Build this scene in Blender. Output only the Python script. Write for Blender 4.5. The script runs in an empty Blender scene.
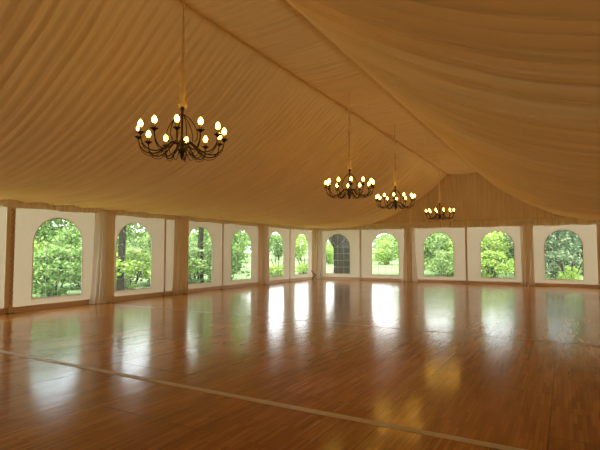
import bpy, bmesh, math, random
import numpy as np
from mathutils import Vector, Matrix
R = random.Random(7)
S = bpy.context.scene
COL = S.collection
PI = math.pi

# ------------------------------------------------------------------ materials
def mat(name):
    m = bpy.data.materials.new(name); m.use_nodes = True
    nt = m.node_tree; nt.nodes.clear()
    out = nt.nodes.new('ShaderNodeOutputMaterial')
    return m, nt, out
def N(nt, t, **kw):
    n = nt.nodes.new(t)
    for k, v in kw.items():
        if hasattr(n, k): setattr(n, k, v)
        else: n.inputs[k].default_value = v
    return n
def principled(name, col, rough=.5, metal=0, **kw):
    m, nt, out = mat(name)
    b = N(nt, 'ShaderNodeBsdfPrincipled')
    b.inputs['Base Color'].default_value = (*col, 1); b.inputs['Roughness'].default_value = rough
    b.inputs['Metallic'].default_value = metal
    for k, v in kw.items(): b.inputs[k].default_value = v
    nt.links.new(b.outputs[0], out.inputs[0])
    return m
def fabric(name, dcol, tcol, mix, nscale=3.0, var=.12, bump=.0, bscale=8, stretch=(1, 1, 1)):
    """woven cloth: reflects diffusely and lets some light through"""
    m, nt, out = mat(name)
    tc = N(nt, 'ShaderNodeTexCoord'); mp = N(nt, 'ShaderNodeMapping'); mp.inputs['Scale'].default_value = stretch
    nt.links.new(tc.outputs['Object'], mp.inputs[0])
    nz = N(nt, 'ShaderNodeTexNoise'); nz.inputs['Scale'].default_value = nscale; nz.inputs['Detail'].default_value = 4
    nt.links.new(mp.outputs[0], nz.inputs['Vector'])
    mr = N(nt, 'ShaderNodeMapRange'); mr.inputs['To Min'].default_value = 1 - var; mr.inputs['To Max'].default_value = 1 + var
    nt.links.new(nz.outputs['Fac'], mr.inputs['Value'])
    def tint(c):
        v = N(nt, 'ShaderNodeVectorMath', operation='SCALE'); v.inputs[0].default_value = c
        nt.links.new(mr.outputs[0], v.inputs['Scale']); return v.outputs[0]
    d = N(nt, 'ShaderNodeBsdfDiffuse'); t = N(nt, 'ShaderNodeBsdfTranslucent'); mx = N(nt, 'ShaderNodeMixShader')
    nt.links.new(tint(dcol), d.inputs['Color']); nt.links.new(tint(tcol), t.inputs['Color'])
    mx.inputs[0].default_value = mix
    nt.links.new(d.outputs[0], mx.inputs[1]); nt.links.new(t.outputs[0], mx.inputs[2])
    if bump > 0:
        n2 = N(nt, 'ShaderNodeTexNoise'); n2.inputs['Scale'].default_value = bscale; n2.inputs['Detail'].default_value = 3
        nt.links.new(mp.outputs[0], n2.inputs['Vector'])
        b = N(nt, 'ShaderNodeBump'); b.inputs['Strength'].default_value = bump; b.inputs['Distance'].default_value = .03
        nt.links.new(n2.outputs['Fac'], b.inputs['Height'])
        nt.links.new(b.outputs[0], d.inputs['Normal']); nt.links.new(b.outputs[0], t.inputs['Normal'])
    nt.links.new(mx.outputs[0], out.inputs[0])
    return m

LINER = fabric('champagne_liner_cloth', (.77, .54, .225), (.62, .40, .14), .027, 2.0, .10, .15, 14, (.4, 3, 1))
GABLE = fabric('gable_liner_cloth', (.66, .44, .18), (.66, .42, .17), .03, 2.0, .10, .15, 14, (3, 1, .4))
PANEL = fabric('white_tent_panel', (.80, .735, .63), (.74, .63, .47), .165, 1.3, .05, .35, 2.2)
VALANCE = fabric('tan_valance_cloth', (.88, .77, .60), (.78, .64, .45), .2, 3, .1)
TAN = fabric('tan_drape_cloth', (.87, .72, .53), (.76, .60, .42), .26, 3, .12, .2, 10, (3, 3, .4))
WHITE = fabric('white_drape_cloth', (.94, .91, .85), (.88, .83, .74), .36, 3, .08, .2, 10, (3, 3, .4))
SKIRT = principled('tan_base_board', (.74, .58, .40), .6)
WELT = principled('white_welt', (.80, .76, .70), .6)
LINED = fabric('lined_wall_cloth', (.66, .50, .32), (.5, .35, .2), .04)
POLE = principled('tan_pole_cover', (.74, .60, .43), .6)
DARK = principled('dark_bronze', (.048, .028, .015), .42, .6)
BLACK = principled('black_rubber', (.012, .012, .013), .6)
STEEL = principled('grey_steel', (.18, .16, .14), .5, .6)
TAPE = principled('pale_tape', (.66, .60, .50), .45)
STRIP = principled('thin_metal_strip', (.45, .34, .24), .35, .3)
MUNTIN = fabric('white_window_bar', (.62, .66, .58), (.6, .66, .58), .45)
CORD = fabric('gold_cord_cloth', (.95, .80, .54), (.85, .65, .38), .2, 12, .2)

def m_bulb():
    m, nt, out = mat('warm_bulb_glass')
    e = N(nt, 'ShaderNodeEmission'); e.inputs['Color'].default_value = (1, .55, .065, 1); e.inputs['Strength'].default_value = BULB
    nt.links.new(e.outputs[0], out.inputs[0]); return m
BULB = 25.0
BULBM = m_bulb()

def m_pane():
    m, nt, out = mat('clear_window_film')
    t = N(nt, 'ShaderNodeBsdfTransparent'); t.inputs['Color'].default_value = (.95, .97, .95, 1)
    g = N(nt, 'ShaderNodeBsdfGlossy'); g.inputs['Roughness'].default_value = .08
    d = N(nt, 'ShaderNodeBsdfTranslucent'); d.inputs['Color'].default_value = (.9, .95, .9, 1)
    lw = N(nt, 'ShaderNodeLayerWeight'); lw.inputs['Blend'].default_value = .5
    pw = N(nt, 'ShaderNodeMath', operation='POWER'); pw.inputs[1].default_value = 4; nt.links.new(lw.outputs['Facing'], pw.inputs[0])
    fr = N(nt, 'ShaderNodeMath', operation='MULTIPLY_ADD'); fr.inputs[1].default_value = .5; fr.inputs[2].default_value = .03; nt.links.new(pw.outputs[0], fr.inputs[0])
    a = N(nt, 'ShaderNodeMixShader'); b = N(nt, 'ShaderNodeMixShader')
    a.inputs[0].default_value = .015
    nt.links.new(t.outputs[0], a.inputs[1]); nt.links.new(d.outputs[0], a.inputs[2])
    nt.links.new(fr.outputs[0], b.inputs[0]); nt.links.new(a.outputs[0], b.inputs[1]); nt.links.new(g.outputs[0], b.inputs[2])
    nt.links.new(b.outputs[0], out.inputs[0]); return m
PANE = m_pane()

def m_leaf(name, c0, c1, c2):
    m, nt, out = mat(name)
    geo = N(nt, 'ShaderNodeNewGeometry')
    oi = N(nt, 'ShaderNodeObjectInfo')
    ad = N(nt, 'ShaderNodeMath', operation='MULTIPLY_ADD'); ad.inputs[1].default_value = .75
    ml = N(nt, 'ShaderNodeMath', operation='MULTIPLY'); ml.inputs[1].default_value = .25
    nt.links.new(oi.outputs['Random'], ml.inputs[0])
    nt.links.new(geo.outputs['Random Per Island'], ad.inputs[0]); nt.links.new(ml.outputs[0], ad.inputs[2])
    cr = N(nt, 'ShaderNodeValToRGB')
    cr.color_ramp.elements[0].color = (*c0, 1); cr.color_ramp.elements[1].color = (*c2, 1)
    e = cr.color_ramp.elements.new(.5); e.color = (*c1, 1)
    nt.links.new(ad.outputs[0], cr.inputs[0])
    d = N(nt, 'ShaderNodeBsdfDiffuse'); t = N(nt, 'ShaderNodeBsdfTranslucent'); mx = N(nt, 'ShaderNodeMixShader')
    mx.inputs[0].default_value = .35
    nt.links.new(cr.outputs[0], d.inputs[0]); nt.links.new(cr.outputs[0], t.inputs[0])
    nt.links.new(d.outputs[0], mx.inputs[1]); nt.links.new(t.outputs[0], mx.inputs[2])
    nt.links.new(mx.outputs[0], out.inputs[0]); return m
LEAF = m_leaf('green_leaves', (.07, .14, .04), (.20, .335, .085), (.50, .60, .28))
LIME = m_leaf('lime_leaves', (.16, .27, .055), (.35, .50, .10), (.62, .72, .30))
OLIVE = m_leaf('dusky_leaves', (.045, .08, .05), (.12, .19, .10), (.46, .52, .28))

def m_bark():
    m, nt, out = mat('grey_bark')
    tc = N(nt, 'ShaderNodeTexCoord'); mp = N(nt, 'ShaderNodeMapping'); mp.inputs['Scale'].default_value = (6, 6, 1.2)
    nz = N(nt, 'ShaderNodeTexNoise'); nz.inputs['Scale'].default_value = 2.2; nz.inputs['Detail'].default_value = 6
    cr = N(nt, 'ShaderNodeValToRGB'); cr.color_ramp.elements[0].color = (.008, .007, .005, 1); cr.color_ramp.elements[1].color = (.045, .038, .026, 1)
    b = N(nt, 'ShaderNodeBsdfDiffuse'); bp = N(nt, 'ShaderNodeBump'); bp.inputs['Strength'].default_value = .6
    nt.links.new(tc.outputs['Object'], mp.inputs[0]); nt.links.new(mp.outputs[0], nz.inputs['Vector'])
    nt.links.new(nz.outputs['Fac'], cr.inputs[0]); nt.links.new(cr.outputs[0], b.inputs['Color'])
    nt.links.new(nz.outputs['Fac'], bp.inputs['Height']); nt.links.new(bp.outputs[0], b.inputs['Normal'])
    nt.links.new(b.outputs[0], out.inputs[0]); return m
BARK = m_bark()

def m_lawn():
    m, nt, out = mat('lawn_grass')
    nz = N(nt, 'ShaderNodeTexNoise'); nz.inputs['Scale'].default_value = 1.5; nz.inputs['Detail'].default_value = 8
    tc = N(nt, 'ShaderNodeTexCoord'); nt.links.new(tc.outputs['Object'], nz.inputs['Vector'])
    cr = N(nt, 'ShaderNodeValToRGB'); cr.color_ramp.elements[0].color = (.10, .17, .06, 1); cr.color_ramp.elements[1].color = (.24, .32, .16, 1)
    d = N(nt, 'ShaderNodeBsdfDiffuse')
    nt.links.new(nz.outputs['Fac'], cr.inputs[0]); nt.links.new(cr.outputs[0], d.inputs[0]); nt.links.new(d.outputs[0], out.inputs[0])
    return m
LAWN = m_lawn()

def m_floor():
    """narrow reddish bamboo staves in rows along the hall, laid as boards, lacquered"""
    m, nt, out = mat('lacquered_strip_wood')
    tc = N(nt, 'ShaderNodeTexCoord')
    mp = N(nt, 'ShaderNodeMapping'); mp.inputs['Rotation'].default_value = (0, 0, PI / 2)
    nt.links.new(tc.outputs['Object'], mp.inputs[0])
    def brick(w, h, mortar, off, c1, c2, cm, bias=0):
        b = N(nt, 'ShaderNodeTexBrick'); b.offset = off; b.offset_frequency = 2; b.squash = 1
        b.inputs['Scale'].default_value = 1; b.inputs['Brick Width'].default_value = w; b.inputs['Row Height'].default_value = h
        b.inputs['Mortar Size'].default_value = mortar; b.inputs['Mortar Smooth'].default_value = .3; b.inputs['Bias'].default_value = bias
        b.inputs['Color1'].default_value = (*c1, 1); b.inputs['Color2'].default_value = (*c2, 1); b.inputs['Mortar'].default_value = (*cm, 1)
        nt.links.new(mp.outputs[0], b.inputs['Vector']); return b
    staves = brick(.42, .034, .0010, .37, (.32, .132, .025), (.48, .218, .045), (.16, .058, .013))
    boards = brick(1.25, .136, .0016, .5, (.90, .89, .88), (1.09, 1.08, 1.05), (.58, .52, .46))
    mats = brick(2.5, 1.25, .006, .5, (.93, .93, .93), (1.07, 1.05, 1.02), (.40, .35, .33))
    gm = N(nt, 'ShaderNodeMapping'); gm.inputs['Scale'].default_value = (2.0, 45, 1)
    nt.links.new(mp.outputs[0], gm.inputs[0])
    gr = N(nt, 'ShaderNodeTexNoise'); gr.inputs['Scale'].default_value = 1; gr.inputs['Detail'].default_value = 5
    nt.links.new(gm.outputs[0], gr.inputs['Vector'])
    gmr = N(nt, 'ShaderNodeMapRange'); gmr.inputs['To Min'].default_value = .72; gmr.inputs['To Max'].default_value = 1.28
    nt.links.new(gr.outputs['Fac'], gmr.inputs['Value'])
    def mul(a, b):
        x = N(nt, 'ShaderNodeMix', data_type='RGBA', blend_type='MULTIPLY'); x.inputs[0].default_value = 1
        nt.links.new(a, x.inputs[6]); nt.links.new(b, x.inputs[7]); return x.outputs[2]
    c = mul(mul(mul(staves.outputs['Color'], boards.outputs['Color']), mats.outputs['Color']), gmr.outputs[0])
    # worn scuffs: a few dark blotches
    sc = N(nt, 'ShaderNodeTexNoise'); sc.inputs['Scale'].default_value = .55; sc.inputs['Detail'].default_value = 6
    sm = N(nt, 'ShaderNodeMapping'); sm.inputs['Scale'].default_value = (1, 2.2, 1)
    nt.links.new(mp.outputs[0], sm.inputs[0]); nt.links.new(sm.outputs[0], sc.inputs['Vector'])
    sr = N(nt, 'ShaderNodeMapRange'); sr.inputs['From Min'].default_value = .35; sr.inputs['From Max'].default_value = .65
    sr.inputs['To Min'].default_value = .85; sr.inputs['To Max'].default_value = 1.12
    nt.links.new(sc.outputs['Fac'], sr.inputs['Value'])
    c = mul(c, sr.outputs[0])
    b = N(nt, 'ShaderNodeBsdfPrincipled')
    nt.links.new(c, b.inputs['Base Color'])
    rr = N(nt, 'ShaderNodeMapRange'); rr.inputs['To Min'].default_value = .10; rr.inputs['To Max'].default_value = .22
    nt.links.new(sc.outputs['Fac'], rr.inputs['Value']); nt.links.new(rr.outputs[0], b.inputs['Roughness'])
    b.inputs['IOR'].default_value = 1.55
    # boards not quite flush: slight bump, so reflections break up
    wm = N(nt, 'ShaderNodeMapping'); wm.inputs['Scale'].default_value = (2.4, 7, 1); nt.links.new(mp.outputs[0], wm.inputs[0])
    w = N(nt, 'ShaderNodeTexNoise'); w.inputs['Scale'].default_value = 1; w.inputs['Detail'].default_value = 2
    nt.links.new(wm.outputs[0], w.inputs['Vector'])
    bw = N(nt, 'ShaderNodeSeparateColor'); nt.links.new(boards.outputs['Color'], bw.inputs[0])
    h = N(nt, 'ShaderNodeMath', operation='MULTIPLY_ADD'); h.inputs[1].default_value = .35
    nt.links.new(bw.outputs[0], h.inputs[0]); nt.links.new(w.outputs['Fac'], h.inputs[2])
    bp = N(nt, 'ShaderNodeBump'); bp.inputs['Strength'].default_value = .22; bp.inputs['Distance'].default_value = .010
    nt.links.new(h.outputs[0], bp.inputs['Height']); nt.links.new(bp.outputs[0], b.inputs['Normal'])
    nt.links.new(b.outputs[0], out.inputs[0]); return m
FLOOR = m_floor()

# ------------------------------------------------------------------ mesh helpers
def link(name, me, m, parent=None, smooth=False):
    o = bpy.data.objects.new(name, me); COL.objects.link(o)
    if m is not None: me.materials.append(m)
    if smooth:
        for p in me.polygons: p.use_smooth = True
    if parent: o.parent = parent
    return o
def obj(name, bm, m, parent=None, smooth=False, recalc=True):
    if recalc: bmesh.ops.recalc_face_normals(bm, faces=bm.faces)
    me = bpy.data.meshes.new(name); bm.to_mesh(me); bm.free()
    return link(name, me, m, parent, smooth)
def empty(name, loc=(0, 0, 0), rz=0):
    o = bpy.data.objects.new(name, None); COL.objects.link(o); o.empty_display_size = .2
    o.location = loc; o.rotation_euler = (0, 0, rz); return o
def tag(o, label=None, cat=None, group=None, kind=None):
    if label: o['label'] = label
    if cat: o['category'] = cat
    if group: o['group'] = group
    if kind: o['kind'] = kind
    return o
def box(bm, x0, x1, y0, y1, z0, z1):
    v = [bm.verts.new(p) for p in ((x0,y0,z0),(x1,y0,z0),(x1,y1,z0),(x0,y1,z0),(x0,y0,z1),(x1,y0,z1),(x1,y1,z1),(x0,y1,z1))]
    for f in ((0,3,2,1),(4,5,6,7),(0,1,5,4),(1,2,6,5),(2,3,7,6),(3,0,4,7)): bm.faces.new([v[i] for i in f])
def tube(bm, pts, rad, n=8, caps=True):
    pts = [Vector(p) for p in pts]
    if not hasattr(rad, '__len__'): rad = [rad] * len(pts)
    rings = []; ref = None
    for i, p in enumerate(pts):
        t = (pts[min(i+1, len(pts)-1)] - pts[max(i-1, 0)]).normalized()
        if ref is None: ref = t.orthogonal().normalized()
        ref = (ref - t * ref.dot(t)).normalized(); b = t.cross(ref)
        rings.append([bm.verts.new(p + (ref * math.cos(2*PI*k/n) + b * math.sin(2*PI*k/n)) * rad[i]) for k in range(n)])
    for a, c in zip(rings, rings[1:]):
        for k in range(n): bm.faces.new((a[k], a[(k+1) % n], c[(k+1) % n], c[k]))
    if caps: bm.faces.new(rings[0][::-1]); bm.faces.new(rings[-1])
def lathe(bm, prof, n=16, c=(0, 0, 0)):
    rings = []
    for r, z in prof:
        if r < 1e-5: rings.append([bm.verts.new((c[0], c[1], c[2]+z))])
        else: rings.append([bm.verts.new((c[0]+r*math.cos(2*PI*k/n), c[1]+r*math.sin(2*PI*k/n), c[2]+z)) for k in range(n)])
    for a, b in zip(rings, rings[1:]):
        for k in range(n):
            k2 = (k+1) % n
            if len(a) == 1 and len(b) == 1: continue
            if len(a) == 1: bm.faces.new((a[0], b[k2], b[k]))
            elif len(b) == 1: bm.faces.new((a[k], a[k2], b[0]))
            else: bm.faces.new((a[k], a[k2], b[k2], b[k]))
def smooth_path(pts, k=6):
    pts = [Vector(p) for p in pts]; P = [2*pts[0]-pts[1]] + pts + [2*pts[-1]-pts[-2]]; out = []
    for i in range(1, len(P)-2):
        for j in range(k):
            t = j / k; a, b, c, d = P[i-1:i+3]
            out.append(.5*((2*b)+(c-a)*t+(2*a-5*b+4*c-d)*t*t+(3*b-a-3*c+d)*t**3))
    out.append(pts[-1]); return out
def grid_mesh(name, V, nu, nv):
    """V: (nu*nv,3) row-major in u"""
    idx = np.arange(nu*nv).reshape(nu, nv)
    F = np.stack([idx[:-1, :-1], idx[1:, :-1], idx[1:, 1:], idx[:-1, 1:]], -1).reshape(-1, 4)
    me = bpy.data.meshes.new(name); me.from_pydata(V.tolist(), [], F.tolist()); return me

# ------------------------------------------------------------------ dimensions (metres; X across, Y along, far gable at Y=0)
W, YB, RIDGE = 15.0, -28.0, 7.48
PTOP = 2.52
PROF = [(0.0, 4.93), (.10, 4.83), (.36, 4.62), (.85, 4.21), (1.27, 3.93), (1.85, 3.55), (2.5, 3.22), (3.2, 2.95), (4.2, 2.73), (5.4, 2.66), (6.9, 2.66)]
HW = .66
def prof_pts(n):
    p = [tuple(v)[:2] for v in smooth_path([(a, b, 0) for a, b in PROF], 12)]
    p = np.array(p); s = np.r_[0, np.cumsum(np.hypot(*np.diff(p, axis=0).T))]
    u = np.linspace(0, s[-1], n)
    return np.c_[np.interp(u, s, p[:, 0]), np.interp(u, s, p[:, 1])], u
def saw(p, k=.22):
    """rounded fold: slow rise, quick tuck; p in turns"""
    f = p - np.floor(p)
    return np.where(f < 1-k, .5-.5*np.cos(PI*f/(1-k)), .5+.5*np.cos(PI*(f-1+k)/k)) - .5
def pleat(y, s, seed=0):
    """irregular gathers across y, drifting slowly along the cloth s"""
    ph = .32*np.sin(.83*y+seed) + .20*np.sin(2.1*y+1.3*seed) + .10*np.sin(.35*s+.6*y+seed)
    a = saw(y/.175 + 1.5*ph)
    b = saw(y/.096 - 1.3*ph + .12*np.sin(.4*s+y), .3)
    c = np.sin(2*PI*y/.71 + 1.5*np.sin(.7*y) + .5*np.sin(.3*s+seed))
    amp = .55 + .45*np.sin(1.1*y+.35*s+2*seed)*np.sin(.37*y+seed)
    return .062*a*(.4+amp) + .030*b*(1.25-amp) + .026*c

# ------------------------------------------------------------------ setting: floor, ground
bm = bmesh.new(); box(bm, -.12, W+.12, YB-.12, .12, -.12, 0)
tag(obj('floor', bm, FLOOR), 'glossy reddish brown strip wood floor of the tent hall', 'floor', kind='structure')
bm = bmesh.new(); bmesh.ops.create_grid(bm, x_segments=2, y_segments=2, size=260, matrix=Matrix.Translation((0, 0, -.121)))
tag(obj('ground', bm, LAWN), 'green lawn outside around the tent', 'lawn', kind='structure')

# ------------------------------------------------------------------ ceiling liner
ceil = tag(empty('ceiling', (RIDGE, YB, 4.9)), 'pleated champagne fabric ceiling liner swagged down from the ridge', 'ceiling', kind='structure')
def slope(name, sgn, seed):
    pts, s = prof_pts(56)
    ys = np.arange(YB-.05, .051, .017); ny = len(ys)
    X = RIDGE + sgn*(HW + pts[:, 0]); Z = pts[:, 1].copy()
    t = np.gradient(pts, axis=0); t /= np.linalg.norm(t, axis=1)[:, None]
    nx, nz = -t[:, 1]*sgn, t[:, 0]
    Y, Sg = np.meshgrid(ys, s, indexing='ij')
    d = (.85*pleat(Y, Sg, seed) if sgn < 0 else 1.35*pleat(Y*1.1, Sg, seed) + .3*pleat(Y*.45, Sg, seed+2)) * np.clip(.12 + Sg/1.2, .12, 1)
    V = np.stack([X[None, :] + nx*d, Y, Z[None, :] + nz*d], -1)
    # first column rolls up behind the ridge cloth as a hem
    V = np.concatenate([V[:, :1]+np.array([-sgn*.10, 0, .13]), V], 1)
    me = grid_mesh(name, V.reshape(-1, 3), ny, len(s)+1)
    o = link(name, me, LINER, None, True); o.parent = ceil; o.matrix_parent_inverse = Matrix.Translation((-RIDGE, -YB, -4.9))
    return o
slope('left_slope_liner', -1, .4); slope('right_slope_liner', 1, 2.2)
ys = np.arange(YB-.05, .051, .017); us = np.linspace(-HW-.03, HW+.03, 16)
Y, U = np.meshgrid(ys, us, indexing='ij')
Zr = 4.940 - .02*np.cos(U/HW*PI/2) + .75*pleat(Y*1.15+.10*U, U*2, 4.1)*np.clip(1.15-(U/HW)**2, .12, 1)
me = grid_mesh('ridge_liner', np.stack([RIDGE+U, Y, Zr], -1).reshape(-1, 3), len(ys), len(us))
o = link('ridge_liner', me, LINER, None, True); o.parent = ceil; o.matrix_parent_inverse = Matrix.Translation((-RIDGE, -YB, -4.9))

# gable liner on the far wall, vertical gathers
pp, _ = prof_pts(80)
def roof_z(x):
    d = abs(x-RIDGE)-HW
    return 4.97 if d <= 0 else float(np.interp(d, pp[:, 0], pp[:, 1])) + .04
xs = np.arange(-.02, W+.021, .022); rows = 8; V = np.zeros((len(xs), rows, 3))
for i, x in enumerate(xs):
    zt = roof_z(x)
    for j in range(rows):
        t = j/(rows-1)
        V[i, j] = (x, -.045 + .9*float(pleat(np.array(x*1.2), np.array(t), 7.7))*(.75+.25*t), 2.56+(zt-2.56)*t)
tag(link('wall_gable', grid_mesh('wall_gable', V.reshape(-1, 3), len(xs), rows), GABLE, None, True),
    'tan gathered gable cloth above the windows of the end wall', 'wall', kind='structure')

# ------------------------------------------------------------------ panel walls with arched window openings
WW, WZ0, WSP = 1.34, .30, 1.64      # window width, sill height, spring of the arch
LWIN = [-16.8, -14.29, -11.85, -8.92, -6.44, -3.86, -1.47]
FWIN = [1.29, 3.81, 6.35, 8.84, 11.33, 13.8]
def arch(c, n=24):
    return [(c - WW/2*math.cos(PI*k/n), WSP + WW/2*math.sin(PI*k/n)) for k in range(n+1)]
def panel_wall(name, a0, a1, cs, place, z0, z1, label):
    """sheet of cloth from a0 to a1 (along the wall) with one arched hole per centre"""
    bm = bmesh.new(); cache = {}
    def v(a, z):
        k = (round(a, 4), round(z, 4))
        if k not in cache: cache[k] = bm.verts.new(place(a, z))
        return cache[k]
    def q(*p): bm.faces.new([v(*i) for i in p])
    edges = [a0] + [x for c in cs for x in (c-WW/2, c+WW/2)] + [a1]
    for i in range(0, len(edges), 2):      # solid stretches
        x0, x1 = edges[i], edges[i+1]
        for zz in ((z0, WZ0), (WZ0, WSP), (WSP, z1)): q((x0, zz[0]), (x1, zz[0]), (x1, zz[1]), (x0, zz[1]))
    for c in cs:
        l, r = c-WW/2, c+WW/2
        q((l, z0), (r, z0), (r, WZ0), (l, WZ0))
        A = arch(c)
        for p0, p1 in zip(A, A[1:]):
            q(p0, p1, (p1[0], z1), (p0[0], z1)) if abs(p0[0]-p1[0]) > 1e-6 else None
    bmesh.ops.remove_doubles(bm, verts=bm.verts, dist=1e-4)
    tag(obj(name, bm, PANEL), label, 'wall', kind='structure')
panel_wall('wall_left', YB, 0, LWIN, lambda a, z: (0, a, z), .10, 2.74, 'white fabric side wall with arched windows')
panel_wall('wall_far', 0, W, FWIN, lambda a, z: (a, 0, z), .10, 2.74, 'white fabric end wall with arched windows under the gable')
bm = bmesh.new()
v = [bm.verts.new(p) for p in ((W, YB, 0), (W, 0, 0), (W, 0, 2.76), (W, YB, 2.76))]; bm.faces.new(v)
tag(obj('wall_right', bm, LINED), 'white fabric side wall behind the camera', 'wall', kind='structure')
bm = bmesh.new(); bot = [bm.verts.new((x, YB, 0)) for x in np.linspace(0, W, 61)]; top = [bm.verts.new((x, YB, roof_z(x))) for x in np.linspace(0, W, 61)]
for k in range(60): bm.faces.new((bot[k], bot[k+1], top[k+1], top[k]))
tag(obj('wall_back', bm, LINED), 'white fabric end wall behind the camera', 'wall', kind='structure')

# window units: frame welt, clear film, white glazing bars
ORD = ['first', 'second', 'third', 'fourth', 'fifth', 'sixth', 'seventh']
def window(idx, c, left, label):
    root = tag(empty('window_%d' % idx, (0, c, WZ0) if left else (c, 0, WZ0), PI/2 if left else 0), label, 'window', kind='structure')
    # local frame: x along the wall, y = out of the hall, z up
    A = [(-WW/2, 0)] + [(a, z-WZ0) for a, z in arch(0)] + [(WW/2, 0)]
    bm = bmesh.new(); bm.faces.new([bm.verts.new((x, .004, z)) for x, z in A]); obj('pane', bm, PANE, root)
    bm = bmesh.new(); L = []
    for k, (x, z) in enumerate(A):
        cx, cz = 0, min(max(z, .0), WSP-WZ0)
        d = Vector((x-cx, 0, z-cz)); d = d.normalized() if k not in (0, len(A)-1) else Vector((math.copysign(1, x), 0, -1))
        o_ = Vector((x, 0, z)) + d*.018; i_ = Vector((x, 0, z)) - d*.004
        L.append([bm.verts.new((p.x, yy, p.z)) for p, yy in ((o_, .006), (o_, -.008), (i_, -.008), (i_, .006))])
    n = len(L)
    for k in range(n):
        a, b = L[k], L[(k+1) % n]
        for j in range(4): bm.faces.new((a[j], a[(j+1) % 4], b[(j+1) % 4], b[j]))
    obj('window_frame', bm, WELT, root)
    bm = bmesh.new(); b_ = .0065; H = WSP-WZ0
    for x in (-WW/4, 0, WW/4): box(bm, x-b_, x+b_, -.004, .002, 0, H)
    for k in (1, 2, 3, 4): box(bm, -WW/2, WW/2, -.005, .001, H*k/4-b_, H*k/4+b_)
    for ang in (45, 90, 135):
        a = math.radians(ang); d = Vector((math.cos(a), 0, math.sin(a))); p = Vector((-d.z, 0, d.x))*b_
        vs = []
        for yy in (-.0035, .0015):
            for q in (d*.02-p, d*.02+p, d*WW/2+p, d*WW/2-p): vs.append(bm.verts.new((q.x, yy, q.z+H)))
        for f in ((0,1,2,3),(7,6,5,4),(0,4,5,1),(1,5,6,2),(2,6,7,3),(3,7,4,0)): bm.faces.new([vs[i] for i in f])
    obj('glazing_bars', bm, MUNTIN, root)
wi = 0
for k, c in enumerate(LWIN):
    wi += 1
    if k == 0: window(wi, c, True, 'arched clear window of the side wall nearest the camera')
    else: window(wi, c, True, 'arched window of the side wall, %s one from the camera end' % ORD[k-1])
for k, c in enumerate(FWIN):
    wi += 1; window(wi, c, False, 'arched window of the end wall, %s one from the corner of the side wall' % ORD[k])

# base boards and valances
bm = bmesh.new(); box(bm, -.03, .035, YB, 0, 0, .11); box(bm, .0, .05, YB, 0, .11, .135)
tag(obj('baseboard_left', bm, SKIRT), 'tan base rail along the foot of the side wall', 'baseboard', kind='structure')
bm = bmesh.new(); box(bm, 0, W, -.035, .03, 0, .11); box(bm, 0, W, -.05, .0, .11, .135)
tag(obj('baseboard_far', bm, SKIRT), 'tan base rail along the foot of the end wall', 'baseboard', kind='structure')
def valance(name, a0, a1, place, label):
    a = np.arange(a0, a1, .02); rows = 6; V = np.zeros((len(a), rows, 3))
    for i, x in enumerate(a):
        for j in range(rows):
            t = j/(rows-1); off = .085 + .42*float(pleat(np.array(x*1.5), np.array(t*2), 3.3))*(1.1-.5*t)
            V[i, j] = place(x, off, PTOP-.03+.012*math.sin(5*x) + (2.79-PTOP+.03)*t)
    tag(link(name, grid_mesh(name, V.reshape(-1, 3), len(a), rows), VALANCE, None, True), label, 'valance', kind='structure')
valance('trim_1', YB, .0, lambda a, o, z: (o, a, z), 'gathered tan valance along the top of the side wall')
valance('trim_2', .0, W, lambda a, o, z: (a, -o, z), 'gathered tan valance along the top of the end wall')

# ------------------------------------------------------------------ drapes around the posts
def drape_sheet(bm, c, w_top, w_bot, depth, folds, z0=.0, z1=PTOP+.08, skew=0, puddle=.06, seed=0):
    """gathered cloth hung round a post: local x along the wall, -y into the hall"""
    n, rows = folds*10+1, 22; L = []
    for j in range(rows):
        t = j/(rows-1); z = z0+(z1-z0)*t
        w = w_bot+(w_top-w_bot)*min(1, t*1.25)**.6; row = []
        flare = max(0, .10-t)/.10
        for i in range(n):
            s = i/(n-1); x = c + skew*(1-t) + (s-.5)*w*(1+.18*flare)
            bow = math.sin(PI*s)**.6
            y = -(.03 + depth*bow + (.016+.014*(1-t))*math.sin(2*PI*folds*s+seed+1.3*math.sin(3*t+seed))*bow + puddle*flare**1.5*bow*(.7+.3*math.sin(9*s+seed)))
            row.append(bm.verts.new((x, y, z)))
        L.append(row)
    for a, b in zip(L, L[1:]):
        for i in range(n-1): bm.faces.new((a[i], a[i+1], b[i+1], b[i]))
def drape(pos, left, tans, whites, label, base=True):
    root = tag(empty('post_drape', (0, pos, 0) if left else (pos, 0, 0), PI/2 if left else 0), label, 'drape', 'gathered drapes round the tent posts')
    bm = bmesh.new(); box(bm, -.035, .035, -.085, -.03, .011, 2.46); obj('post', bm, STEEL, root)
    if base:
        bm = bmesh.new(); box(bm, -.13, .13, -.23, -.02, .001, .012); obj('base_plate', bm, STEEL, root)
    for k, (c, wt, wb, dp, f, sk) in enumerate(tans):
        bm = bmesh.new(); drape_sheet(bm, c, wt, wb, dp, f, skew=sk, seed=pos+k, z0=.006); obj('tan_drape', bm, TAN, root, True)
    for k, (c, wt, wb, dp, f, sk) in enumerate(whites):
        bm = bmesh.new(); drape_sheet(bm, c, wt, wb, dp, f, skew=sk, seed=pos+2+k, z0=.006, z1=PTOP+.02); o = obj('white_drape', bm, WHITE, root, True)
        o['label'] = 'white gathered cloth beside the tan one'
    return root
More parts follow.
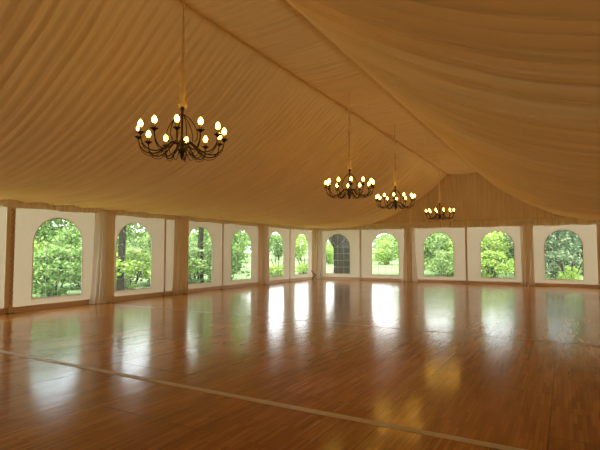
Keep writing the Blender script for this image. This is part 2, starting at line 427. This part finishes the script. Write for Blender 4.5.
# local x for the side wall (rot +90deg): x -> +Y, y -> -X, so into the hall = -y
drape(-18.0, True, [(0, .34, .40, .16, 3, 0)], [], 'gathered tan drape round the side wall post nearest the camera')
drape(-13.0, True, [(.20, .36, .36, .17, 3, 0)], [(-.10, .34, .50, .18, 5, -.03)], 'wide drape, tan beside white folds, after the first big window of the side wall')
drape(-9.93, True, [(-.13, .32, .36, .17, 3, -.03), (.17, .34, .36, .16, 3, 0)], [], 'narrow double tan drape beside a slim white strip of the side wall')
drape(-4.93, True, [(-.20, .34, .34, .16, 3, 0)], [(.12, .46, .60, .17, 5, .02)], 'pale drape between the fourth and fifth windows of the side wall')
drape(5.0, False, [(-.04, .36, .52, .17, 3, -.05)], [(.20, .14, .26, .10, 2, .06)], 'tan drape with white edge between second and third windows of the end wall')
drape(10.05, False, [(0, .40, .44, .17, 3, 0)], [(-.24, .10, .06, .05, 1, 0)], 'tan drape between fourth and fifth windows of the end wall')
# corner drape
cr = tag(empty('post_drape', (.10, -.10, 0), PI/4), 'tan and white drape hanging in the far corner of the hall', 'drape', 'gathered drapes round the tent posts')
bm = bmesh.new(); box(bm, -.05, .05, -.05, .05, .011, 2.6); obj('post', bm, STEEL, cr)
bm = bmesh.new(); drape_sheet(bm, -.12, .36, .38, .16, 3, z0=.006); obj('tan_drape', bm, TAN, cr, True)
bm = bmesh.new(); drape_sheet(bm, .17, .36, .50, .15, 4, z0=.006, z1=PTOP+.02); obj('white_drape', bm, WHITE, cr, True)

# slim poles at the panel seams
def seam(pos, left, label, w=.07, lace=False):
    root = tag(empty('seam_pole', (0, pos, 0) if left else (pos, 0, 0), PI/2 if left else 0), label, 'pole', 'slim tan poles at the panel seams')
    bm = bmesh.new(); box(bm, -w/2, w/2, -.075, -.052, .0, 2.5); bmesh.ops.bevel(bm, geom=bm.edges[:], offset=.006, segments=2, affect='EDGES'); obj('pole_cover', bm, POLE, root)
    bm = bmesh.new(); box(bm, -w/2-.03, w/2+.03, -.11, -.05, .0, .014); obj('pole_foot', bm, STEEL, root)
    if lace:
        bm = bmesh.new(); box(bm, -w/2-.09, -w/2-.002, -.072, -.055, .14, 2.5); obj('edge_flap', bm, VALANCE, root)
        bm = bmesh.new()
        tube(bm, [((-w/2+.02) if k % 2 else (w/2-.02), -.080, .2+k*.068) for k in range(34)], .006, 6)
        obj('lacing', bm, STEEL, root)
seam(-15.5, True, 'laced tan pole at the panel seam nearest the camera on the side wall', .10, True)
seam(-10.66, True, 'slim tan pole after the second window of the side wall, before a white strip')
seam(-7.70, True, 'slim tan pole between third and fourth windows of the side wall')
seam(-2.70, True, 'slim tan pole between fifth and sixth windows of the side wall')
seam(2.55, False, 'slim tan pole between first and second windows of the end wall', .09)
seam(7.58, False, 'slim tan pole between third and fourth windows of the end wall', .09)
seam(12.56, False, 'tan pole after the fifth window of the end wall, near the photo edge', .14)

# small dark bent strap standing by the corner drape
bm = bmesh.new(); tube(bm, smooth_path([(.10, -.62, .44), (.16, -.50, .30), (.22, -.42, .20), (.16, -.50, .10), (.12, -.60, .012)], 5), .022, 8)
tag(obj('bent_strap', bm, BLACK), 'small dark bent strap on the floor beside the far corner drape', 'strap')

# floor tape and strip across the hall
bm = bmesh.new(); box(bm, .1, W-.1, -17.945, -17.855, .0, .003)
tag(obj('floor_tape', bm, TAPE), 'pale tape line across the wooden floor in the foreground', 'tape')
bm = bmesh.new(); box(bm, .6, W-.1, -13.10, -13.075, .0, .003)
tag(obj('floor_strip', bm, STRIP), 'thin pale joint strip across the floor farther back', 'strip')

# ------------------------------------------------------------------ chandeliers
def candle_bulb():
    bm = bmesh.new(); lathe(bm, [(.0001, 0), (.016, .002), (.026, .018), (.031, .036), (.028, .056), (.018, .076), (.006, .09), (0, .094)], 14)
    return bm
def make_chandelier(loc, label):
    # origin at the finial tip
    root = tag(empty('chandelier', loc), label, 'chandelier', 'candle chandeliers along the ridge')
    z_top = 4.93-loc[2]
    bm = bmesh.new()   # twisted gold cloth sleeve round the wire
    pts, rad = [], []
    for k in range(61):
        t = k/60; z = .64+(z_top-.64)*t; tw = 16*t*(z_top-.6)
        r_ = .011 + .028*max(0, 1-t*1.5)**1.2
        if k < 3: r_ += .010*(3-k)/3
        a = .006*max(0, 1-1.5*t)
        pts.append((a*math.cos(tw*2), a*math.sin(tw*2), z)); rad.append(r_*(1+.18*math.sin(tw*3)))
    tube(bm, pts, rad, 10); obj('cord_sleeve', bm, CORD, root, True)
    bm = bmesh.new(); lathe(bm, [(0, .65), (.022, .65), (.026, .62), (.017, .60), (.013, .56), (.013, .30), (.020, .27), (.013, .25)], 12); obj('stem', bm, DARK, root, True)
    bm = bmesh.new(); lathe(bm, [(.013, .26), (.032, .24), (.044, .20), (.042, .15), (.052, .13), (.040, .10), (.024, .075), (.018, .06)], 16); obj('hub', bm, DARK, root, True)
    bm = bmesh.new(); lathe(bm, [(.020, .06), (.026, .05), (.012, .035), (.008, .015), (0, 0)], 12); obj('finial', bm, DARK, root, True)
    for k in range(6):
        bm = bmesh.new(); tube(bm, smooth_path([(.012, 0, .555), (.09, 0, .50), (.165, 0, .39), (.185, 0, .28), (.15, 0, .22)], 6), .006, 6)
        o = obj('stay_rod', bm, DARK, root, True); o.rotation_euler = (0, 0, 2*PI*(k+.5)/6)
    for k in range(12):
        bm = bmesh.new()
        tube(bm, smooth_path([(.05, 0, .19), (.11, 0, .215), (.19, 0, .15), (.29, 0, .085), (.40, 0, .085), (.475, 0, .15), (.497, 0, .245)], 6), .0078, 8)
        # inner scroll looping below the arm
        tube(bm, smooth_path([(.055, 0, .16), (.10, 0, .09), (.155, 0, .04), (.215, 0, .045), (.235, 0, .095), (.20, 0, .125)], 5), .0045, 6)
        tube(bm, smooth_path([(.23, 0, .10), (.31, 0, .045), (.42, 0, .065), (.487, 0, .14)], 5), .0042, 6)
        arm = obj('arm', bm, DARK, root, True); arm.rotation_euler = (0, 0, 2*PI*k/12+.13)
        bm = bmesh.new(); lathe(bm, [(0, .235), (.012, .236), (.022, .25), (.045, .262), (.047, .268), (.017, .266), (.0155, .325), (0, .326)], 14, (.497, 0, 0)); obj('candle_cup', bm, DARK, arm, True)
        bm = candle_bulb(); b = obj('bulb', bm, BULBM, arm, True); b.location = (.497, 0, .325); b.scale = (.92, .92, .92)
    return root
def copy_tree(o, parent=None):
    c = o.copy(); COL.objects.link(c); c.parent = parent
    for ch in o.children: copy_tree(ch, c)
    return c
CY = [(-17.66, 2.54, .0), (-12.69, 2.545, .34), (-9.63, 2.555, .11), (-4.50, 2.56, .33)]
CL = ['large dark chandelier hanging nearest the camera with twelve lit candle bulbs',
      'second dark chandelier from the camera, over the middle of the hall',
      'third dark chandelier from the camera, its bulbs clustered in pairs',
      'smallest and farthest dark chandelier hanging before the gable cloth']
ch0 = make_chandelier((RIDGE-.015, CY[0][0], CY[0][1]), CL[0])
for (y, z, a), l in list(zip(CY, CL))[1:]:
    c = copy_tree(ch0); c.location = (RIDGE-.01, y, z); c.rotation_euler = (0, 0, a); c['label'] = l
    for chd in c.children:
        if chd.name.startswith('cord_sleeve'):
            k = (4.93-z-.64)/(4.93-CY[0][1]-.64)
            chd.scale = (1, 1, k); chd.location = (0, 0, .64*(1-k))

# ------------------------------------------------------------------ trees and bushes outside
def foliage_mesh(name, rx, rz, zc, nclump, nleaf, size, seed):
    r = random.Random(seed); V, F = [], []
    for _ in range(nclump):
        while True:
            p = Vector((r.uniform(-1, 1), r.uniform(-1, 1), r.uniform(-1, 1)))
            if .35 < p.length < 1: break
        c = Vector((p.x*rx, p.y*rx, zc+p.z*rz)); cr_ = r.uniform(.22, .42)*min(rx, rz)
        for _ in range(nleaf):
            q = Vector((r.gauss(0, .5), r.gauss(0, .5), r.gauss(0, .4)))*cr_ + c
            if q.z < .02: q.z = r.uniform(.02, .4)
            u = Vector((r.gauss(0, 1), r.gauss(0, 1), r.gauss(0, .6))).normalized(); w = u.orthogonal().normalized()
            w = (w*math.cos(r.uniform(0, 6.3)) + u.cross(w)*math.sin(r.uniform(0, 6.3))).normalized()
            s = size*r.uniform(.6, 1.3); b = len(V)
            n_ = u.cross(w)*s*.12
            V += [q-u*s*.6, q+w*s*.32+n_, q+u*s*.6, q-w*s*.32+n_]; F += [(b, b+1, b+2), (b, b+2, b+3)]
    me = bpy.data.meshes.new(name); me.from_pydata([tuple(v) for v in V], [], F); return me
FT = {}
def foliage(kind, m):
    key = (kind, m.name)
    if key not in FT:
        spec = {'bush': (1.5, 1.0, 1.0, 46, 70, .17, 1), 'bush2': (1.4, 1.3, 1.25, 50, 75, .17, 2),
                'tree': (2.1, 1.7, 2.3, 70, 85, .20, 3), 'tall': (2.5, 2.7, 4.6, 90, 85, .22, 4)}[kind]
        me = foliage_mesh('foliage', *spec); me.materials.append(m); FT[key] = me
    return FT[key]
def trunk_mesh(h, r0, lean=0, seed=0):
    bm = bmesh.new(); r = random.Random(seed)
    pts = smooth_path([(0, 0, -.05), (lean*.2, .02, h*.3), (lean*.55, -.03, h*.65), (lean, 0, h)], 6)
    n = len(pts); tube(bm, pts, [r0*(1.35-.75*k/(n-1)) if k else r0*1.6 for k in range(n)], 10)
    for _ in range(5):
        t = r.uniform(.5, .95); p = pts[int(t*(n-1))]; a = r.uniform(0, 6.3); L = h*.35
        tube(bm, smooth_path([p, p+Vector((math.cos(a)*L*.5, math.sin(a)*L*.5, L*.35)), p+Vector((math.cos(a)*L*.9, math.sin(a)*L*.9, L*.9))], 4), [r0*.45*(1-.08*k) for k in range(9)], 6)
    return bm
CAM = Vector((11.406, -21.76, 1.471))
G0 = -.121
def beyond(w, left, d, off=0):
    """a spot d metres past window centre w, along the line of sight from the standpoint, shifted off metres sideways"""
    P = Vector((0, w, 0)) if left else Vector((w, 0, 0))
    t = (P-Vector((CAM.x, CAM.y, 0))).normalized(); s = Vector((t.y, -t.x, 0))
    q = P+t*d+s*off; return (q.x, q.y, G0)
def plant(name, loc, kind, m, sc, label, cat, group=None, trunk=None, rz=None):
    root = tag(empty(name, loc, R.uniform(0, 6.3) if rz is None else rz), label, cat, group)
    f = link('foliage', foliage(kind, m), None, root); f.scale = sc
    if trunk: obj('trunk', trunk_mesh(*trunk), BARK, root, True)
    else:
        bm = bmesh.new()
        for k in range(5):
            a = 2*PI*k/5; tube(bm, smooth_path([(.05*math.cos(a), .05*math.sin(a), -.02), (.3*math.cos(a), .3*math.sin(a), .6), (.5*math.cos(a), .5*math.sin(a), 1.1)], 4), .025, 6)
        obj('stem', bm, BARK, root, True)
    return root
def put_tree(loc, kind, m, sc, label, group, h=2.3, n=0, name='tree'):
    return plant(name, loc, kind, m, sc, label, 'tree' if name == 'tree' else 'bush', group, (h, .12, 0, n) if name == 'tree' else None)
# first three side windows: a thicket of bushes a few steps outside
for k, (w, m) in enumerate(((LWIN[1], LEAF), (LWIN[2], LIME), (LWIN[3], LEAF))):
    o_ = ORD[k]
    put_tree(beyond(w, True, 4.2, R.uniform(-.3, .3)), 'bush', m, (.85, .85, .80), 'leafy green bush close outside the %s window of the side wall' % o_, 'bushes outside the side wall', name='bush')
    put_tree(beyond(w, True, 7.6, .9), 'bush2', LEAF, (1.0, 1.0, 1.12), 'taller green bush standing behind the bush of the %s window of the side wall' % o_, 'bushes outside the side wall', name='bush')
    put_tree(beyond(w, True, 8.2, -1.5), 'bush2', (LIME, LEAF, LEAF)[k], (.9, .9, 1.0), 'loose green bush behind and aside the %s window of the side wall' % o_, 'bushes outside the side wall', name='bush')
    put_tree(beyond(w, True, (13, 20, 15)[k], (-.6, -.4, 1.6)[k]), ('tall', 'tall', 'tree')[k], LEAF, ((.85, .85, .70), (.9, .9, .75), (1.1, 1.1, 1.6))[k], 'spreading green tree farther off through the %s window of the side wall' % o_, 'trees outside the side wall', n=k)
# last side windows: only low bushes on the open lawn
for k, (w, s_) in enumerate(((LWIN[5], .5), (LWIN[6], .55))):
    put_tree(beyond(w, True, 7.5, .2), 'bush', LIME, (.7, .7, s_*.66), 'low lime green bush on the lawn outside the %s window of the side wall' % ORD[k+4], 'bushes outside the side wall', name='bush')
# end wall, third to fifth windows: tall shrubs
for k, (w, m, hz) in enumerate(((FWIN[2], LEAF, 1.0), (FWIN[3], LIME, 1.0), (FWIN[4], OLIVE, 1.25))):
    o_ = ORD[k+2]
    put_tree(beyond(w, False, 4.6, R.uniform(-.3, .3)), 'bush', (LEAF, LIME, OLIVE)[k], (.8, .8, .75), 'leafy bush close outside the %s window of the end wall' % o_, 'bushes outside the end wall', name='bush')
    put_tree(beyond(w, False, 8.2, -1.1), 'tree', m, (.85, .85, .76*hz), 'green tree behind the bush of the %s window of the end wall' % o_, 'trees outside the end wall', n=20+k)
    put_tree(beyond(w, False, 13.0, 1.1), 'tree', LEAF if k < 2 else OLIVE, (1.0, 1.0, 1.0*hz), 'bigger green tree farther back through the %s window of the end wall' % o_, 'trees outside the end wall', n=30+k)
put_tree(beyond(11.45, False, 2.6, .1), 'bush', LIME, (.32, .32, .42), 'small lime green bush nearest outside the fifth window of the end wall', 'bushes outside the end wall', name='bush')
# belt of trees far across the lawn, behind the corner of the hall
for k in range(20):
    t = (k//2)/9; x = -52+48*t+(-1.7 if k % 2 else 0); y = 22+39*t+(7.6 if k % 2 else 0)
    put_tree((x+R.uniform(-.4, .4), y+R.uniform(-.5, .5), G0-.5), 'tree', (LEAF, LIME)[k % 3 == 1], (1.0, 1.0, 1.2+.3*R.random()), 'distant green tree in the belt far across the lawn behind the hall corner', 'distant belt of trees', n=40+k)
put_tree(beyond(FWIN[1], False, 30, .2), 'bush2', LIME, (1.25, 1.25, 1.12), 'round lime green bush on the lawn beyond the second window of the end wall', None, name='bush')
put_tree(beyond(.72, False, 30, -.3), 'bush2', LIME, (1.2, 1.2, 1.15), 'round lime green bush on the lawn beyond the thick dark trunk', None, name='bush')
for k in range(6):
    put_tree((-26+R.uniform(-1, 1), -12+k*6.5, G0), 'tree', LEAF, (1.15, 1.15, 1.0), 'distant green tree in the row far outside the side wall', 'distant trees beyond the side wall', n=60+k)
for k in range(4):
    put_tree((1+k*5.5, 26+R.uniform(-1, 1), G0), 'tree', LEAF, (1.05, 1.05, 1.1), 'distant green tree in the row far outside the end wall', 'distant trees beyond the end wall', n=70+k)
# slender grey trunks seen in the second and third side windows
plant('tree', beyond(-12.32, True, 3.6, 0), 'tall', LEAF, (.6, .6, .45), 'slender grey trunked tree close outside the second window of the side wall', 'tree', None, (5.6, .12, .05, 81)).children[0].location = (0, 0, 3.2)
plant('tree', beyond(-8.86, True, 4.0, 0), 'tall', LEAF, (.6, .6, .45), 'slender grey trunked tree close outside the third window of the side wall', 'tree', None, (5.6, .11, .03, 82)).children[0].location = (0, 0, 3.2)
# thick old trunk filling most of the first end window
bt = tag(empty('tree', beyond(1.62, False, 3.2, 0), 0), 'thick dark tree trunk close outside the first window of the end wall', 'tree')
bm = bmesh.new()
tube(bm, smooth_path([(0, 0, -.05), (.02, 0, .6), (.0, 0, 1.3), (-.04, 0, 2.0), (-.25, .05, 2.8), (-.5, .1, 4.6)], 6), [.62 - .004*k for k in range(31)], 18)
tube(bm, smooth_path([(-.15, 0, 1.75), (-.62, 0, 2.35), (-1.15, .05, 2.7), (-2.0, .2, 3.2)], 6), [.42-.012*k for k in range(19)], 12)
tube(bm, smooth_path([(.1, 0, 2.0), (.7, .1, 2.9), (1.2, .3, 4.4)], 6), [.36-.014*k for k in range(13)], 12)
obj('trunk', bm, BARK, bt, True)
f = link('foliage', foliage('tall', LEAF), None, bt); f.location = (.6, .5, 2.6); f.scale = (.8, .8, .6)

# ------------------------------------------------------------------ light: bright overcast sky and soft sun from behind the camera
wd = bpy.data.worlds.new('sky'); S.world = wd; wd.use_nodes = True; nt = wd.node_tree; nt.nodes.clear()
out = nt.nodes.new('ShaderNodeOutputWorld'); bg = nt.nodes.new('ShaderNodeBackground')
tc = N(nt, 'ShaderNodeTexCoord'); nz = N(nt, 'ShaderNodeTexNoise'); nz.inputs['Scale'].default_value = 2.5; nz.inputs['Detail'].default_value = 5
cr = N(nt, 'ShaderNodeValToRGB'); cr.color_ramp.elements[0].position = .35; cr.color_ramp.elements[0].color = (.78, .88, 1, 1); cr.color_ramp.elements[1].position = .62; cr.color_ramp.elements[1].color = (1, 1, .98, 1)
nt.links.new(tc.outputs['Generated'], nz.inputs['Vector']); nt.links.new(nz.outputs['Fac'], cr.inputs[0]); nt.links.new(cr.outputs[0], bg.inputs['Color'])
bg.inputs['Strength'].default_value = 4.6
nt.links.new(bg.outputs[0], out.inputs[0])
sl = bpy.data.lights.new('sun', 'SUN'); sl.energy = 6; sl.angle = .2; sl.color = (1, .95, .86)
so = bpy.data.objects.new('sun', sl); COL.objects.link(so)
so.rotation_euler = Vector((-.28, .75, -1.0)).to_track_quat('-Z', 'Y').to_euler()

# ------------------------------------------------------------------ camera
cd = bpy.data.cameras.new('camera'); co = bpy.data.objects.new('camera', cd); COL.objects.link(co)
co.location = CAM; co.rotation_euler = (PI/2+.0544, 0, .5156)
cd.sensor_width = 36; cd.lens = 467.7/600*36; cd.clip_start = .05; cd.clip_end = 400
S.camera = co
S.view_settings.view_transform = 'Standard'; S.view_settings.look = 'None'; S.view_settings.gamma = 1; S.view_settings.use_curve_mapping = False
S.view_settings.exposure = 0.32
S.cycles.max_bounces = 8; S.cycles.diffuse_bounces = 5; S.cycles.transparent_max_bounces = 12
